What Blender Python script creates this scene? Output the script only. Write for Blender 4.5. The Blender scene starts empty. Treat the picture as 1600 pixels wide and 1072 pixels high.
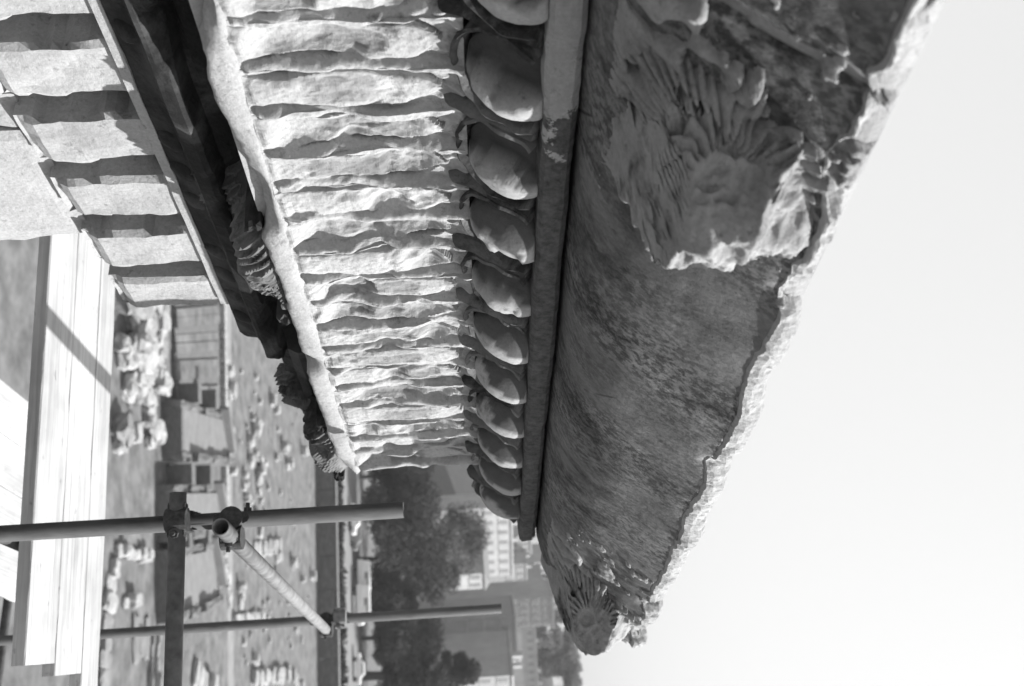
import bpy, bmesh, math, random
import numpy as np
from mathutils import Vector, Matrix, noise
random.seed(7)
SC = bpy.context.scene
COL = SC.collection
HC = 17.5                                   # camera height above the forum floor

# ------------------------------------------------------------------ camera
YAW, PITCH, ROLL = math.radians(29.911), math.radians(2.624), math.radians(3.0)
FWD = Vector((-math.sin(YAW)*math.cos(PITCH), math.cos(YAW)*math.cos(PITCH), math.sin(PITCH)))
RGT0 = Vector((math.cos(YAW), math.sin(YAW), 0)); UP0 = RGT0.cross(FWD)
UP = UP0*math.cos(ROLL) + RGT0*math.sin(ROLL)
RGT = RGT0*math.cos(ROLL) - UP0*math.sin(ROLL)
cam = bpy.data.cameras.new('camera'); camo = bpy.data.objects.new('camera', cam); COL.objects.link(camo)
# the photograph was taken with the camera turned on its side: picture right = up
camo.matrix_world = Matrix(((UP.x, -RGT.x, -FWD.x, 0), (UP.y, -RGT.y, -FWD.y, 0), (UP.z, -RGT.z, -FWD.z, HC), (0, 0, 0, 1)))
cam.sensor_fit = 'HORIZONTAL'; cam.sensor_width = 36; cam.lens = 36
cam.clip_start = 0.05; cam.clip_end = 6000
cam.dof.use_dof = True; cam.dof.focus_distance = 2.3; cam.dof.aperture_fstop = 4.2
SC.camera = camo

# ------------------------------------------------------------------ light
SUN = Vector((1.0, 0.66, 0.88)).normalized()
elev = math.asin(SUN.z); az = math.atan2(SUN.x, SUN.y)
w = bpy.data.worlds.new('World'); SC.world = w; w.use_nodes = True
nt = w.node_tree; nt.nodes.clear()
sky = nt.nodes.new('ShaderNodeTexSky'); sky.sky_type = 'NISHITA'; sky.sun_disc = False
sky.sun_elevation = elev; sky.sun_rotation = az; sky.air_density = 1.6; sky.dust_density = 10.0; sky.ozone_density = 1.0
bw = nt.nodes.new('ShaderNodeRGBToBW'); bg = nt.nodes.new('ShaderNodeBackground'); out = nt.nodes.new('ShaderNodeOutputWorld')
nt.links.new(sky.outputs[0], bw.inputs[0]); hz = nt.nodes.new('ShaderNodeMath'); hz.operation = 'POWER'; hz.inputs[1].default_value = .30      # even, milky haze
hm = nt.nodes.new('ShaderNodeMath'); hm.operation = 'MULTIPLY'; hm.inputs[1].default_value = 1.66
nt.links.new(bw.outputs[0], hz.inputs[0]); nt.links.new(hz.outputs[0], hm.inputs[0]); nt.links.new(hm.outputs[0], bg.inputs[0]); nt.links.new(bg.outputs[0], out.inputs[0])
bg.inputs[1].default_value = 0.15
sun = bpy.data.lights.new('sun', 'SUN'); sun.energy = 3.6; sun.angle = math.radians(0.6); sun.color = (1, 1, 1)
suno = bpy.data.objects.new('sun', sun); COL.objects.link(suno)
suno.location = (20, 22, 40); suno.rotation_euler = SUN.to_track_quat('Z', 'Y').to_euler()
SC.view_settings.view_transform = 'Standard'; SC.view_settings.look = 'None'
SC.view_settings.exposure = 1.48; SC.view_settings.gamma = 1.0

# ------------------------------------------------------------------ helpers
def ray(h, u): return FWD + RGT*((u-536)/1600) + UP*((h-800)/1600)
def onz(h, u, z):                          # pixel -> point on the level plane z
    r = ray(h, u); s = (z-HC)/r.z
    return Vector((r.x*s, r.y*s, z))
def atd(h, u, d):                          # pixel -> point at distance d along the view axis
    r = ray(h, u)*d
    return Vector((r.x, r.y, r.z+HC))
def nz(x, y, z): return noise.noise((x, y, z))
def fr(x, y, z, o=4): return noise.fractal((x, y, z), 1.0, 2.0, o)
def sst(a, b, x):
    t = min(1, max(0, (x-a)/(b-a))); return t*t*(3-2*t)

def link(o, parent=None, loc=(0, 0, 0)):
    COL.objects.link(o); o.location = loc
    if parent is not None:
        o.parent = parent
    return o
def wloc(o):
    v = Vector(o.location)
    while o.parent is not None:
        o = o.parent; v = v + Vector(o.location)
    return v
def empty(name, loc, label, cat, group=None):
    o = bpy.data.objects.new(name, None); o.empty_display_size = .2
    link(o, None, loc); tag(o, label, cat, group); return o
def tag(o, label=None, cat=None, group=None, kind=None):
    if label: o['label'] = label
    if cat: o['category'] = cat
    if group: o['group'] = group
    if kind: o['kind'] = kind
    return o
def obj(name, V, F, mat, parent=None, smooth=False, origin=None, attr=None):
    """V in world coordinates; the origin goes to the middle of the base"""
    A = np.array([tuple(v) for v in V], dtype=float)
    if origin is None:
        lo, hi = A.min(0), A.max(0); origin = ((lo[0]+hi[0])/2, (lo[1]+hi[1])/2, lo[2])
    me = bpy.data.meshes.new(name)
    me.from_pydata((A-np.array(origin)).tolist(), [], F)
    if attr is not None:
        for an, vals in attr.items():
            a = me.attributes.new(an, 'FLOAT', 'POINT'); a.data.foreach_set('value', [float(x) for x in vals])
    me.materials.append(mat)
    if smooth: me.polygons.foreach_set('use_smooth', [True]*len(me.polygons))
    me.update()
    o = bpy.data.objects.new(name, me)
    pl = wloc(parent) if parent is not None else Vector((0, 0, 0))
    return link(o, parent, Vector(origin)-pl)
def share(src, name, parent, loc, rot=None, scale=None):
    o = bpy.data.objects.new(name, src.data)
    pl = wloc(parent) if parent is not None else Vector((0, 0, 0))
    link(o, parent, Vector(loc)-pl)
    if rot: o.rotation_euler = rot
    if scale: o.scale = scale
    return o
BOXF = [(0, 3, 2, 1), (4, 5, 6, 7), (0, 1, 5, 4), (1, 2, 6, 5), (2, 3, 7, 6), (3, 0, 4, 7)]
def boxv(c, s, rz=0.0):
    """c: base centre"""
    co, si = math.cos(rz), math.sin(rz); V = []
    for z in (0, s[2]):
        for a, b in ((-.5, -.5), (.5, -.5), (.5, .5), (-.5, .5)):
            x, y = a*s[0], b*s[1]
            V.append((c[0]+x*co-y*si, c[1]+x*si+y*co, c[2]+z))
    return V
def joinv(parts):
    V, F = [], []
    for v, f in parts:
        n = len(V); V += list(v); F += [tuple(i+n for i in q) for q in f]
    return V, F
def rock(c, s, rz, seed, n=5, amp=.06, sharp=.5):
    """an irregular block: a subdivided box, rounded and worn"""
    V, idx, F = [], {}, []
    def vid(i, j, k):
        key = (i, j, k)
        if key not in idx:
            p = Vector((2*i/n-1, 2*j/n-1, 2*k/n-1))
            q = p.normalized()*1.25
            p = p*(sharp) + q*(1-sharp)
            d = noise.noise_vector((p.x*1.3+seed*3.7, p.y*1.3+seed, p.z*1.3))*amp*2.2 + noise.noise_vector((p.x*4+seed, p.y*4, p.z*4+seed))*amp
            p = p + d
            co, si = math.cos(rz), math.sin(rz)
            x, y = p.x*s[0]/2, p.y*s[1]/2
            idx[key] = len(V); V.append((c[0]+x*co-y*si, c[1]+x*si+y*co, c[2]+(p.z+.92)*s[2]/2))
        return idx[key]
    for a in range(n):
        for b in range(n):
            for e in (0, n):
                q = [(e, a, b), (e, a+1, b), (e, a+1, b+1), (e, a, b+1)]
                F.append(tuple(vid(*x) for x in (q if e else q[::-1])))
                q = [(a, e, b), (a, e, b+1), (a+1, e, b+1), (a+1, e, b)]
                F.append(tuple(vid(*x) for x in (q if e else q[::-1])))
                q = [(a, b, e), (a+1, b, e), (a+1, b+1, e), (a, b+1, e)]
                F.append(tuple(vid(*x) for x in (q if e else q[::-1])))
    return V, F
def tubev(p0, p1, r, n=20, hollow=0.0):
    p0, p1 = Vector(p0), Vector(p1); d = (p1-p0).normalized()
    a = d.orthogonal().normalized(); b = d.cross(a)
    V, F = [], []
    rings = [(p0, r), (p1, r)]
    if hollow: rings = [(p0+d*.35, r-hollow), (p0, r-hollow), (p0, r), (p1, r), (p1, r-hollow), (p1-d*.35, r-hollow)]
    for c, rr in rings:
        for i in range(n):
            t = 2*math.pi*i/n
            V.append(c + (a*math.cos(t)+b*math.sin(t))*rr)
    for k in range(len(rings)-1):
        for i in range(n):
            j = (i+1) % n; F.append((k*n+i, k*n+j, (k+1)*n+j, (k+1)*n+i))
    m = (len(rings)-1)*n
    F.append(tuple(range(n))[::-1]); F.append(tuple(range(m, m+n)))
    return V, F
def resample(P, ds):
    out = []
    for (x0, z0), (x1, z1) in zip(P[:-1], P[1:]):
        L = math.hypot(x1-x0, z1-z0); n = max(1, int(round(L/ds)))
        for i in range(n): out.append((x0+(x1-x0)*i/n, z0+(z1-z0)*i/n))
    out.append(P[-1]); return out
def smoothp(P, it=3):
    for _ in range(it):
        Q = [P[0]]
        for a, b in zip(P[:-1], P[1:]):
            Q += [(a[0]*.75+b[0]*.25, a[1]*.75+b[1]*.25), (a[0]*.25+b[0]*.75, a[1]*.25+b[1]*.75)]
        Q.append(P[-1]); P = Q
    return P
def sweep(exposed, back, t0, t1, dt, disp):
    """closed profile: exposed points (moved by disp(x, t, z, s, end)) and a few back points"""
    ne = len(exposed); prof = list(exposed)+list(back); n = len(prof)
    nt_ = max(2, int((t1-t0)/dt)); V, F = [], []
    for k in range(nt_+1):
        t = t0+(t1-t0)*k/nt_
        for i, (x, z) in enumerate(prof):
            if i < ne: V.append(disp(x, t, z, i/(ne-1), k == nt_))
            else: V.append((x, t, z))
    for k in range(nt_):
        for i in range(n):
            j = (i+1) % n
            F.append((k*n+i, k*n+j, (k+1)*n+j, (k+1)*n+i))
    F.append(tuple(range(n))[::-1]); F.append(tuple(nt_*n+i for i in range(n)))
    return V, F
def lift(V): return [(v[0], v[1], v[2]+HC) for v in V]     # entablature is drawn relative to the eye level

# ------------------------------------------------------------------ materials
def new_mat(name):
    m = bpy.data.materials.new(name); m.use_nodes = True
    t = m.node_tree; b = t.nodes['Principled BSDF']; return m, t, b
def nd(t, typ, **kw):
    n = t.nodes.new(typ)
    for k, v in kw.items(): setattr(n, k, v)
    return n
def tex(t, scale, detail=6, rough=.6, stretch=(1, 1, 1), off=0.0, typ='noise', dist=0.0, turn=0.0):
    g = nd(t, 'ShaderNodeNewGeometry'); mp = nd(t, 'ShaderNodeMapping')
    mp.inputs['Scale'].default_value = stretch; mp.inputs['Location'].default_value = (off, off*1.7, off*.6)
    src = g.outputs['Position']
    if turn:
        vr = nd(t, 'ShaderNodeVectorRotate', rotation_type='Z_AXIS'); vr.inputs['Angle'].default_value = -turn
        t.links.new(src, vr.inputs['Vector']); src = vr.outputs[0]
    t.links.new(src, mp.inputs['Vector'])
    if typ == 'noise':
        n = nd(t, 'ShaderNodeTexNoise'); n.inputs['Detail'].default_value = detail; n.inputs['Roughness'].default_value = rough
        n.inputs['Distortion'].default_value = dist
        o = n.outputs['Fac']
    else:
        n = nd(t, 'ShaderNodeTexVoronoi'); n.feature = typ; o = n.outputs['Distance']
    n.inputs['Scale'].default_value = scale
    t.links.new(mp.outputs['Vector'], n.inputs['Vector']); return o
def ramp(t, src, pts):
    r = nd(t, 'ShaderNodeValToRGB'); e = r.color_ramp.elements
    while len(e) < len(pts): e.new(.5)
    for el, (p, v) in zip(e, pts): el.position = p; el.color = (v, v, v, 1)
    t.links.new(src, r.inputs[0]); return r.outputs[0]
def math_(t, op, a, b):
    m = nd(t, 'ShaderNodeMath', operation=op)
    for i, x in enumerate((a, b)):
        if isinstance(x, (int, float)): m.inputs[i].default_value = x
        else: t.links.new(x, m.inputs[i])
    return m.outputs[0]
def mixv(t, fac, a, b):
    m = nd(t, 'ShaderNodeMix', data_type='FLOAT')
    for i, x in ((0, fac), (2, a), (3, b)):
        if isinstance(x, (int, float)): m.inputs[i].default_value = x
        else: t.links.new(x, m.inputs[i])
    return m.outputs[0]
def bump(t, b, src, strength, dist):
    n = nd(t, 'ShaderNodeBump'); n.inputs['Strength'].default_value = strength; n.inputs['Distance'].default_value = dist
    t.links.new(src, n.inputs['Height']); t.links.new(n.outputs[0], b.inputs['Normal'])

ALB = .50
def stone(name, lo, hi, crust=.06, crust_at=.62, crust_soft=.06, scale=1.0, stretch=(1, 1, 1), bumpd=.004, patch=False, crack=False, edge=None, speck=False, cruststretch=(1, 1, 1), rough=.85):
    m, t, b = new_mat(name); lo *= ALB; hi *= ALB; crust *= .7
    base = ramp(t, tex(t, 7*scale, 8, .62, stretch), [(.3, lo), (.7, hi)])
    grain = ramp(t, tex(t, 110*scale, 5, .7, stretch, 3), [(.25, .78), (.75, 1.15)])
    v = math_(t, 'MULTIPLY', base, grain)
    pits = ramp(t, tex(t, 45*scale, 6, .7, stretch, 9), [(.30, .55), (.42, 1)])
    v = math_(t, 'MULTIPLY', v, pits)
    cm = ramp(t, tex(t, 5*scale, 9, .66, cruststretch, 21, dist=.4), [(crust_at, 0), (crust_at+crust_soft, 1)])
    cv = ramp(t, tex(t, 60*scale, 6, .7, (1, 1, 1), 31), [(.3, crust*.6), (.7, crust*1.7)])
    v = mixv(t, cm, v, cv)
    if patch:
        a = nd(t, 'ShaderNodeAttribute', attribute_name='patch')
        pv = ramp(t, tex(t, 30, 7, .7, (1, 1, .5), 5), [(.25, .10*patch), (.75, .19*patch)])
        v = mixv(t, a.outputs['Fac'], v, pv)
    if edge is not None:                     # cast shadow painted in beyond a ragged edge along the moulding
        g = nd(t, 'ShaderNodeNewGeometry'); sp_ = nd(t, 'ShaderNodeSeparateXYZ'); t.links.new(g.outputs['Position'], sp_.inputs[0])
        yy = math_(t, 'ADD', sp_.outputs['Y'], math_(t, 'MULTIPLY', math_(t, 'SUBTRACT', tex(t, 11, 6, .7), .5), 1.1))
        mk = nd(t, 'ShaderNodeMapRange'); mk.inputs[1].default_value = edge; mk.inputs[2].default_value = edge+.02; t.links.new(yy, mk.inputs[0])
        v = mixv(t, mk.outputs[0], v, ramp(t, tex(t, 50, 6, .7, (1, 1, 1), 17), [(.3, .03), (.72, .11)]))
    if speck:
        sp = ramp(t, tex(t, 60, 5, .75, (.8, 1.15, .8), 61), [(.44, .38), (.56, 1.3)])
        sm = ramp(t, tex(t, 4, 4, .6, (.5, 1, .5), 71), [(.35, 0), (.6, 1)])
        v = math_(t, 'MULTIPLY', v, mixv(t, sm, 1.0, sp))
    if crack:
        ck = ramp(t, tex(t, 3.2, typ='DISTANCE_TO_EDGE', stretch=(1, .8, 1)), [(0, 1), (.012, 0)])
        ms = ramp(t, tex(t, 2.6, 3, .5, (1, 1, 1), 44), [(.60, 0), (.66, 1)])
        v = mixv(t, math_(t, 'MULTIPLY', ck, ms), v, .02)
    t.links.new(v, b.inputs['Base Color']); b.inputs['Roughness'].default_value = rough
    b.inputs['Specular IOR Level'].default_value = .25
    hgt = math_(t, 'ADD', tex(t, 70*scale, 8, .7, stretch, 3), math_(t, 'MULTIPLY', tex(t, 18*scale, 6, .6, stretch, 13), 1.5))
    bump(t, b, hgt, .6, bumpd)
    return m
def plain(name, lo, hi, scale=8, rough=.8, metal=0, stretch=(1, 1, 1), bd=.0, detail=6):
    m, t, b = new_mat(name); n = tex(t, scale, detail, .6, stretch); lo *= .82; hi *= .82
    t.links.new(ramp(t, n, [(.3, lo), (.7, hi)]), b.inputs['Base Color'])
    b.inputs['Roughness'].default_value = rough; b.inputs['Metallic'].default_value = metal
    b.inputs['Specular IOR Level'].default_value = .3
    if bd: bump(t, b, n, .6, bd)
    return m

M = {}
M['corona'] = stone('pale_marble', .46, .66, .14, .60, .09, bumpd=.006)
M['tongue'] = stone('worn_carved_marble', .52, .72, .14, .62, .07, patch=True, bumpd=.006)
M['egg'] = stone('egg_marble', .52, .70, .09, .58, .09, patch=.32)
M['shell'] = stone('shell_marble', .14, .34, .04, .50, .08)  # colour darkened to give the undercut shade behind the eggs
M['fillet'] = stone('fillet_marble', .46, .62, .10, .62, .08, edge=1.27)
M['sima'] = stone('lichen_marble', .18, .35, .075, .50, .10, scale=1.0, stretch=(.95, 1.1, .95), cruststretch=(.9, 1.3, .9), bumpd=.004, crack=True, speck=True)
M['lion'] = stone('lion_marble', .36, .62, .10, .58, .10, scale=1.3, bumpd=.007)
M['bed'] = stone('sooty_shaded_marble', .05, .13, .015, .44, .12)  # soot and the deep shade under the corona, both painted in as dark colour
M['dentil'] = stone('dentil_marble', .46, .66, .2, .60, .12, bumpd=.006)
M['steel'] = plain('galvanised_tube', .045, .10, 30, .8, 0, (1, 1, .25))
M['steel_mid'] = plain('dull_tube', .09, .20, 26, .85, 0)
M['steel_pale'] = plain('pale_galvanised_tube', .12, .26, 26, .85, 0)
M['coupler'] = plain('coupler_iron', .03, .10, 60, .6, .5, bd=.002)
def timber(name, lo, hi, turn):
    m, t, b = new_mat(name)
    g1 = tex(t, 4, 7, .65, (.35, 16, 16), 0, dist=.6, turn=turn); g2 = tex(t, 2.2, 4, .6, (1, 1.6, 1), 5, turn=turn)
    v = math_(t, 'MULTIPLY', ramp(t, g1, [(.28, lo), (.62, hi)]), ramp(t, g2, [(.3, .74), (.62, 1.05)]))
    sp = ramp(t, tex(t, 24, 4, .6, (.6, 1.4, 1), 9, turn=turn), [(.28, .6), (.36, 1)])
    t.links.new(math_(t, 'MULTIPLY', v, sp), b.inputs['Base Color']); b.inputs['Roughness'].default_value = .85; b.inputs['Specular IOR Level'].default_value = .15
    bump(t, b, g1, .5, .003); return m
M['wood'] = timber('pale_scaffold_timber', .30, .46, math.radians(14)); M['wood2'] = timber('weathered_scaffold_timber', .30, .46, math.radians(97))

# ------------------------------------------------------------------ THE ENTABLATURE
ENT = empty('temple_entablature', (-2.1, 1.0, HC-2.6), 'carved marble temple entablature with lion heads, eggs and fluted corona, broken at its end', 'entablature')
Y0, Y1 = -1.3, 3.05
PITCHY = .2136                                  # one egg, one dentil, two tongues

# corona: backing block with the smooth lip under the tongues
def d_corona(x, t, z, s, end):
    a = .007*fr(x*5, t*5, z*5+3) + .008*fr(t*24, z*24, x*9, 5)
    lip = sst(-.36, -.41, z)
    chip = max(0, fr(t*3.1+8, 2.2, .5)-.05)*.10*lip
    dx = a*.6 - chip*.7; dz = a*lip + chip*.55
    return (x+dx, t+(.02*nz(x*8, z*14, 5) if end else 0), z+dz)
prof = resample([(-1.345, .02), (-1.345, -.35), (-1.306, -.354), (-1.297, -.366), (-1.297, -.395), (-1.305, -.412), (-1.36, -.418), (-1.56, -.425)], .012)
V, F = sweep(prof, [(-2.3, -.425), (-2.3, .02)], Y0, Y1, .015, d_corona)
corona = obj('corona', lift(V), F, M['corona'], ENT, True)

# tongues of the corona
TW = PITCHY/2
def ridge(k, z):
    sh = .017*fr(k*7.31, z*8, 1.5, 3)
    hh = .014+.020*nz(k*3.1, z*8, 4)
    hh -= .024*sst(.08, .35, nz(k*5.7+2, z*6, 9))
    return sh, hh
def tongue(k, near):
    na, nb = (52, 90) if near else (32, 54)
    yc = 1.016+k*TW
    z0, z1 = -.362, .024
    V, F, P = [], [], []
    pk = random.random(); pw = random.uniform(.4, .95); pz0 = random.uniform(-.31, -.2); pz1 = random.uniform(-.14, -.06)
    haspatch = pk < .78
    seed = k*11.3
    wid = random.uniform(.9, 1.08)
    lowr = random.choice((-.022, -.012, -.006, -.002, .003, .006)) if k not in (0, 3) else .002
    for j in range(nb+1):
        z = z0+(z1-z0)*j/nb
        s0, h0 = ridge(k, z); s1, h1 = ridge(k+1, z)
        c = .010*fr(seed, z*6, 2, 3)
        w = (.041+.011*fr(seed+5, z*8, 7, 3))*wid
        top = -.014+.008*nz(seed, 1, 1); bot = -.345
        if z > top-.085: w *= max(0, 1-((z-(top-.085))/.085)**2.2)
        for i in range(na+1):
            a = -TW/2+TW*i/na
            q = abs(a-c)/w if w > 1e-4 else 9
            side = 1 if a > c else -1
            # groove beside the tongue, deep in places and choked in others
            gd = .085*sst(-.12, .16, nz(seed+side*3.3, z*6, 11)+.05)
            gd *= sst(-.362, -.335, z)*(1-sst(-.03, .015, z)*.6)
            dl, dr = a+TW/2-s0, TW/2-a+s1
            rl = h0*math.exp(-(dl/.0045)**2); rr = h1*math.exp(-(dr/.0045)**2)
            shoulder = -gd
            core = .003+.009*(1-min(1, q)**3)+lowr*.6*sst(-.36, -.33, z)
            if q < 1: core -= .030*sst(-.05, .22, nz(seed+50, z*5.5, 2)+.10*nz(seed, z*22, a*30)+(.12 if k % 3 == 1 else -.06))*(1-q**2.5)*sst(-.34, -.30, z)*sst(-.02, -.07, z)
            slit = gd*math.exp(-((q-1.06)/.085)**2)
            hgt = (core if q < 1 else -.007+.006*nz(seed, z*12, a*30)) - slit
            fade = sst(-.362, -.345, z)
            hgt = hgt*fade + .004*(1-fade) + max(rl, rr)*1.3*fade + max(0, min(dl, dr)*-1)*0
            if dl < .014: hgt = max(hgt, (.012+h0*.6)*(1-(max(dl, 0)/.014)**2)*fade - .004)
            if dr < .014: hgt = max(hgt, (.012+h1*.6)*(1-(max(dr, 0)/.014)**2)*fade - .004)
            # the cavetto above the round tongue tops, swelling out to the eggs
            cv = sst(-.01, .024, z)
            hgt = hgt*(1-.6*cv) + .012*cv
            tp = .018*max(0, nz(a*60+seed, z*30, 3))*sst(-.05, .0, z)
            hgt += tp
            hgt += .0030*fr((yc+a)*28, z*22, seed, 4) + .0014*nz((yc+a)*110, z*90, 2) - .022*max(0, fr((yc+a)*13, z*9, seed+20, 4)-.22)*fade
            p = 0
            if haspatch and q < 1:
                e = max(abs((z-(pz0+pz1)/2)/((pz1-pz0)/2)), q/pw) + .30*fr(seed, a*40, z*14, 4)
                p = (1-sst(.62, 1.0, e))*(.55+.45*min(1, max(0, .5+1.2*fr(a*30, z*20, seed, 4))))
                hgt -= .0045*p
            V.append((-1.305+hgt, yc+a, z)); P.append(p)
    W = na+1
    for j in range(nb):
        for i in range(na):
            F.append((j*W+i, j*W+i+1, (j+1)*W+i+1, (j+1)*W+i))
    # close the back so that it is a solid piece let into the block
    n0 = len(V)
    for z in (z0, z1):
        for a in (-TW/2, TW/2): V.append((-1.36, yc+a, z)); P.append(0)
    F.append((n0, n0+1)+tuple(range(na, -1, -1))[0:0] if False else tuple([n0]+list(range(0, na+1))+[n0+1])[::-1])
    F.append(tuple([n0+2]+[nb*W+i for i in range(na+1)]+[n0+3]))
    F.append(tuple([n0]+[j*W for j in range(nb+1)]+[n0+2]))
    F.append(tuple([n0+1]+[j*W+na for j in range(nb+1)]+[n0+3])[::-1])
    return obj('tongue', lift(V), F, M['tongue'], corona, False, attr={'patch': P})
k0 = int((.55-1.016)/TW)
for k in range(k0, 19): tongue(k, k < 12)

# egg course
B0, T0 = Vector((-1.300, 0, .030)), Vector((-1.200, 0, .165))
AX = (T0-B0).normalized(); LN = (T0-B0).length
NR = Vector((AX.z, 0, -AX.x))                      # outward and down
def ecp(y, a, n): return Vector((B0.x, y, B0.z)) + AX*a + NR*n
def d_egg(x, t, z, s, end):
    a = .006*fr(x*9, t*9, z*9+3); return (x+a, t+(.02*nz(x*8, z*14, 5) if end else 0), z+a*.5)
pr = resample([tuple(ecp(0, -.035, -.028).xz), tuple(ecp(0, .0, -.022).xz), tuple(ecp(0, LN*.5, -.016).xz), tuple(ecp(0, LN, -.022).xz)], .015)
V, F = sweep(pr, [(-1.7, .17), (-1.7, -.03)], Y0, 3.27, .03, d_egg)
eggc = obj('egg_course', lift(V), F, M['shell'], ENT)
EGGY = 1.262                                        # centre of the first egg fully in view
def egg(k):
    yc = EGGY+k*PITCHY; V, F, P = [], [], []; seed = k*5.3
    na, nb = 30, 26
    chip = random.random()
    for j in range(nb+1):
        s = -1+1.82*j/nb                            # -1 the tip .. cut at the fillet
        for i in range(na):
            th = 2*math.pi*i/na
            r = math.sqrt(max(0, 1-s*s))*(1+.06*s)
            if j == 0: r = 0.02
            y = .087*r*math.cos(th); n = .064*r*math.sin(th)
            a = .090+.092*s
            d = .005*fr(y*16+seed, a*16, n*16, 4) + .0012*nz(y*80, a*80, n*80+seed)
            if chip > .5:
                e = fr(y*9+seed, a*7, 3.3, 3)
                if e > .12 and math.sin(th) > 0: d -= min(.02, (e-.12)*.12)
            mk = 0; y *= 1+d*9; n = n*(1+d*9) - .004
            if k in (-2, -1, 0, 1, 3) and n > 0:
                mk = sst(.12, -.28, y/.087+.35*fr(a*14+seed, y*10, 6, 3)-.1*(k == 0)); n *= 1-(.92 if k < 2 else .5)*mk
            side_shade = sst(.30, .12, y/.087+.55*fr(a*15+seed, y*15, 6, 4)+(.62 if k > 2 else .30)-.4*sst(.10, .16, a)*(k > 2))
            P.append(max(side_shade*.9, mk)); V.append(ecp(yc+y, a, n))  # shade on the left side and in the hollow, painted dark
    for j in range(nb):
        for i in range(na):
            q = (i+1) % na; F.append((j*na+i, j*na+q, (j+1)*na+q, (j+1)*na+i))
    F.append(tuple(range(na))[::-1]); F.append(tuple(nb*na+i for i in range(na)))
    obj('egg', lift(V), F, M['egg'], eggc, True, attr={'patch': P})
def shell(k):
    """the thin U-shaped husk round an egg"""
    yc = EGGY+k*PITCHY; V, F = [], []; n = 44; seed = k*2.9
    for i in range(n+1):
        th = math.radians(-215+250*i/n)
        c, s = math.cos(th), math.sin(th)
        ra = .098+.004*nz(seed, i*.3, 1); rb = .106
        hgt = .034+.012*nz(seed+4, i*.25, 2) - .012*max(0, -s)
        tk = .0065+.002*nz(seed, i*.5, 7)
        brk = max(0, nz(seed+9, i*.14, 5)-.25)*.05
        hgt = max(.006, hgt-brk)
        y, a = c*ra, .088+s*rb
        dy, da = c, s*.9
        for off, h in ((-tk*2.0, -.03), (-tk*.7, hgt*.7), (-tk*.1, hgt), (tk*.8, hgt*.9), (tk*2.2, -.03)):
            V.append(ecp(yc+y+dy*off, a+da*off, h))
    for i in range(n):
        for j in range(4): F.append((i*5+j, i*5+j+1, (i+1)*5+j+1, (i+1)*5+j))
        F.append((i*5+4, i*5, (i+1)*5, (i+1)*5+4))
    F.append((0, 1, 2, 3, 4)[::-1]); F.append(tuple(n*5+j for j in range(5)))
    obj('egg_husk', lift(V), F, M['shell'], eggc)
def dart(k):
    yc = EGGY+(k+.5)*PITCHY; V, F = [], []; n = 16; seed = k*4.4
    for i in range(n+1):
        s = i/n; a = LN-.02-s*(LN+.022)
        w = .017*math.sin(math.pi*min(1, .25+s*.75))**.8*(1.0 if s < .6 else 1) + .002
        hgt = .028+.012*s+.008*nz(seed, s*4, 1)
        if s > .9: hgt *= 1-(s-.9)*5
        for y, h in ((-w*1.1, -.03), (-w*.8, hgt*.35), (0, hgt), (w*.8, hgt*.35), (w*1.1, -.03)):
            V.append(ecp(yc+y+.004*nz(seed, s*5, 8), a, h))
    for i in range(n):
        for j in range(4): F.append((i*5+j, i*5+j+1, (i+1)*5+j+1, (i+1)*5+j))
        F.append((i*5+4, i*5, (i+1)*5, (i+1)*5+4))
    F.append((0, 1, 2, 3, 4)[::-1]); F.append(tuple(n*5+j for j in range(5)))
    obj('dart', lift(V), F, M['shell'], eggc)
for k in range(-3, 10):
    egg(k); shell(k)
    if k < 9: dart(k)

# fillet between eggs and sima
def d_fil(x, t, z, s, end):
    a = .0035*fr(x*12, t*7, z*12+3) + .0015*nz(t*40, z*40, 3)
    c = -max(0, fr(t*4, 9, 9)-.25)*.03*(1-abs(2*s-1))
    return (x+a+c, t+(.006*nz(x*8, z*14, 5) if end else 0), z+a)
V, F = sweep(resample([(-1.215, .148), (-1.178, .150), (-1.168, .158), (-1.166, .196), (-1.176, .206), (-1.19, .208)], .008), [(-1.6, .207), (-1.6, .148)], Y0, 3.40, .02, d_fil)
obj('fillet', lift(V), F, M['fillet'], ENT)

# sima: the gutter moulding, stained, with a ragged lip
simap = smoothp([(-1.186, .214), (-1.12, .222), (-1.05, .245), (-.98, .30), (-.93, .35), (-.885, .402), (-.845, .445), (-.808, .492)], 2)
simap = resample(simap, .011)
lipp = resample([(-.86, .482), (-.82, .486), (-.800, .498), (-.796, .512), (-.800, .535), (-.815, .546), (-.90, .552)], .007)
def d_sima(x, t, z, s, end):
    a = .008*fr(x*4, t*3, z*4+3) + .0025*fr(x*22, t*30, z*22, 3)
    low = sst(1.75, .9, t)
    lipz = sst(.46, .51, z)
    rag = (.016*fr(t*6, 3.3, z*6, 5) + .010*max(-.2, fr(t*21, z*21, 8, 5)) + .003*nz(t*120, z*120, 4))*lipz
    dz = -.040*low*lipz*sst(.45, .55, z)
    bite = max(0, fr(t*5.3+3, 7.7, z*3, 4)-.10)*.09*lipz
    groove = .030*math.exp(-((t-.86-.10*(z-.35)-.012*fr(z*14, 3, 3))/.007)**2) if t < 1.1 else 0
    tt = t
    if end: tt = t+.03*fr(x*7, z*9, 6)-.02+.05*sst(.40, .52, z)
    return (x+a-rag*.7-bite*.8-groove*.8, tt, z+a*.5+dz-rag*.4-bite*.35+groove*.3)
V, F = sweep(simap, [(-.86, .497), (-1.05, .50), (-1.6, .48), (-1.6, .214)], Y0, 3.40, .011, d_sima)
sima = obj('sima', lift(V), F, M['sima'], ENT, True)
V, F = sweep(lipp, [(-1.05, .51), (-1.05, .485)], Y0, 3.42, .006, d_sima)
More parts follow.
